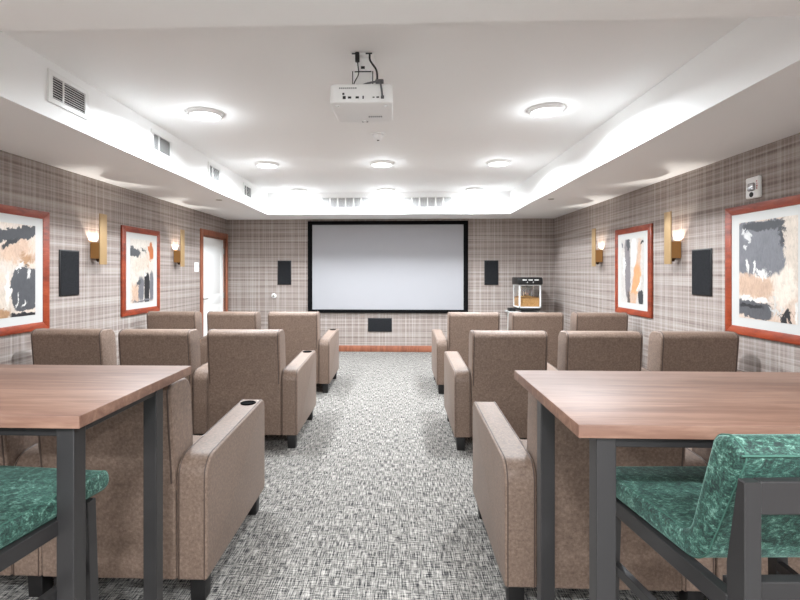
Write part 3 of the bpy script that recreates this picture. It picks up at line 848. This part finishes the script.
t = thing('popcorn_machine', 'small popcorn machine with black hood and golden popcorn behind glass', 'popcorn machine', (2.25, 8.545, 0.785))
w = 0.187; y0, y1 = -0.215, 0.215
MB().box(-w + .01, w - .01, y0 + .02, y1, 0.03, 0.075, bev=0.006).build('base', M['black'], t)
for x in (-w + .03, w - .03):
    for y in (y0 + .05, y1 - .04): MB().cyl((x, y, 0), 0.014, 0.03).build('foot', M['steel'], t)
fr = MB(); c_ = 0.024
for x in (-w, w - c_):
    for y in (y0, y1 - c_): fr.box(x, x + c_, y, y + c_, 0.075, 0.475)
for z in (0.075, 0.46):
    fr.box(-w, w, y0, y0 + c_, z, z + 0.022).box(-w, -w + c_, y0, y1, z, z + 0.022).box(w - c_, w, y0, y1, z, z + 0.022)
fr.box(-w, w, y1 - 0.01, y1, 0.075, 0.475)
fr.build('cabinet_frame', M['plastic'], t)
MB().box(-w + c_, w - c_, y0 + 0.006, y0 + 0.009, 0.097, 0.46).build('front_glass', M['glass'], t, None)
for sx in (-1, 1):
    a, b = sorted((sx * (w - 0.006), sx * (w - 0.009)))
    MB().box(a, b, y0 + c_, y1 - c_, 0.097, 0.46).build('side_glass', M['glass'], t, None)
pp = MB(); nx = 16; random.seed(3)
vv = [[None] * (nx + 1) for _ in range(nx + 1)]
for i in range(nx + 1):
    for j in range(nx + 1):
        vv[i][j] = pp.bm.verts.new((-w + .02 + (2 * w - .04) * i / nx, y0 + .02 + (y1 - y0 - .04) * j / nx, 0.25 + random.uniform(-.008, .012) + 0.03 * math.exp(-((i - 8) ** 2 + (j - 9) ** 2) / 30)))
for i in range(nx):
    for j in range(nx): pp.bm.faces.new((vv[i][j], vv[i + 1][j], vv[i + 1][j + 1], vv[i][j + 1]))
pp.box(-w + .02, w - .02, y0 + .019, y1 - .02, 0.098, 0.246)
pc = pp.build('popcorn', M['popcorn'], t, 60); pc['kind'] = 'stuff'
kt = MB().cyl((0.0, 0, 0.29), 0.05, 0.09, r2=0.062).cyl((0, 0, 0.38), 0.065, 0.006).tube([(0, 0, 0.38), (0, 0, 0.46)], 0.008).tube([(-0.1, 0, 0.43), (0.1, 0, 0.43)], 0.006).build('kettle', M['steel'], t, 40)
for x in (-0.12, -0.09, 0.09):
    MB().box(x - 0.01, x + 0.01, -0.04, -0.03, 0.26, 0.42).build('hanging_rod', M['steel'], t)
hd = rpoly([(-0.25, 0.475), (0.215, 0.475), (0.215, 0.60), (-0.215, 0.60), (-0.25, 0.57)], [0.02, 0.01, 0.02, 0.02, 0.015], 4)
hood = MB().prism(hd, -w - 0.02, w + 0.02, bev=0.01).build('hood', M['black'], t)
de = MB()
for x in (-0.10, 0.0, 0.10): de.box(x - 0.035, x + 0.035, -0.2535, -0.249, 0.548, 0.566)
for x in (-0.055, 0.045):
    de.box(x - 0.012, x + 0.012, -0.2535, -0.249, 0.515, 0.521).box(x - 0.003, x + 0.003, -0.2535, -0.249, 0.505, 0.531)
de.build('hood_decal', M['whitetrim'], hood, None)
t = thing('serving_tray', 'small black tray on cabinet left of popcorn machine', 'tray', (1.998, 8.62, 0.785))
MB().box(-0.05, 0.05, -0.10, 0.10, 0, 0.008, bev=0.003).build('base', M['black'], t)
rm = MB().box(-0.05, 0.05, -0.10, -0.094, 0.008, 0.05).box(-0.05, 0.05, 0.094, 0.10, 0.008, 0.05).box(-0.05, -0.044, -0.094, 0.094, 0.008, 0.05).box(0.044, 0.05, -0.094, 0.094, 0.008, 0.05)
rm.build('rim', M['black'], t)

# ------------------------------------------------------------------ world, camera, view
w_ = bpy.data.worlds.new('World'); S.world = w_; w_.use_nodes = True
w_.node_tree.nodes['Background'].inputs[0].default_value = (0.8, 0.85, 0.9, 1)
w_.node_tree.nodes['Background'].inputs[1].default_value = 0.3
cd = bpy.data.cameras.new('camera'); co = bpy.data.objects.new('camera', cd); COL.objects.link(co)
co.location = (0, 0, 1.47); co.rotation_euler = (R(90), 0, R(2.06))
cd.sensor_width = 36; cd.sensor_fit = 'HORIZONTAL'; cd.lens = 480 / 800 * 36
cd.shift_x = (400 - 381.7) / 800; cd.shift_y = -27.5 / 800
cd.clip_start = 0.05
S.camera = co
S.view_settings.view_transform = 'Standard'; S.view_settings.look = 'None'; S.view_settings.gamma = 1
S.view_settings.use_curve_mapping = False
S.view_settings.exposure = 0.60
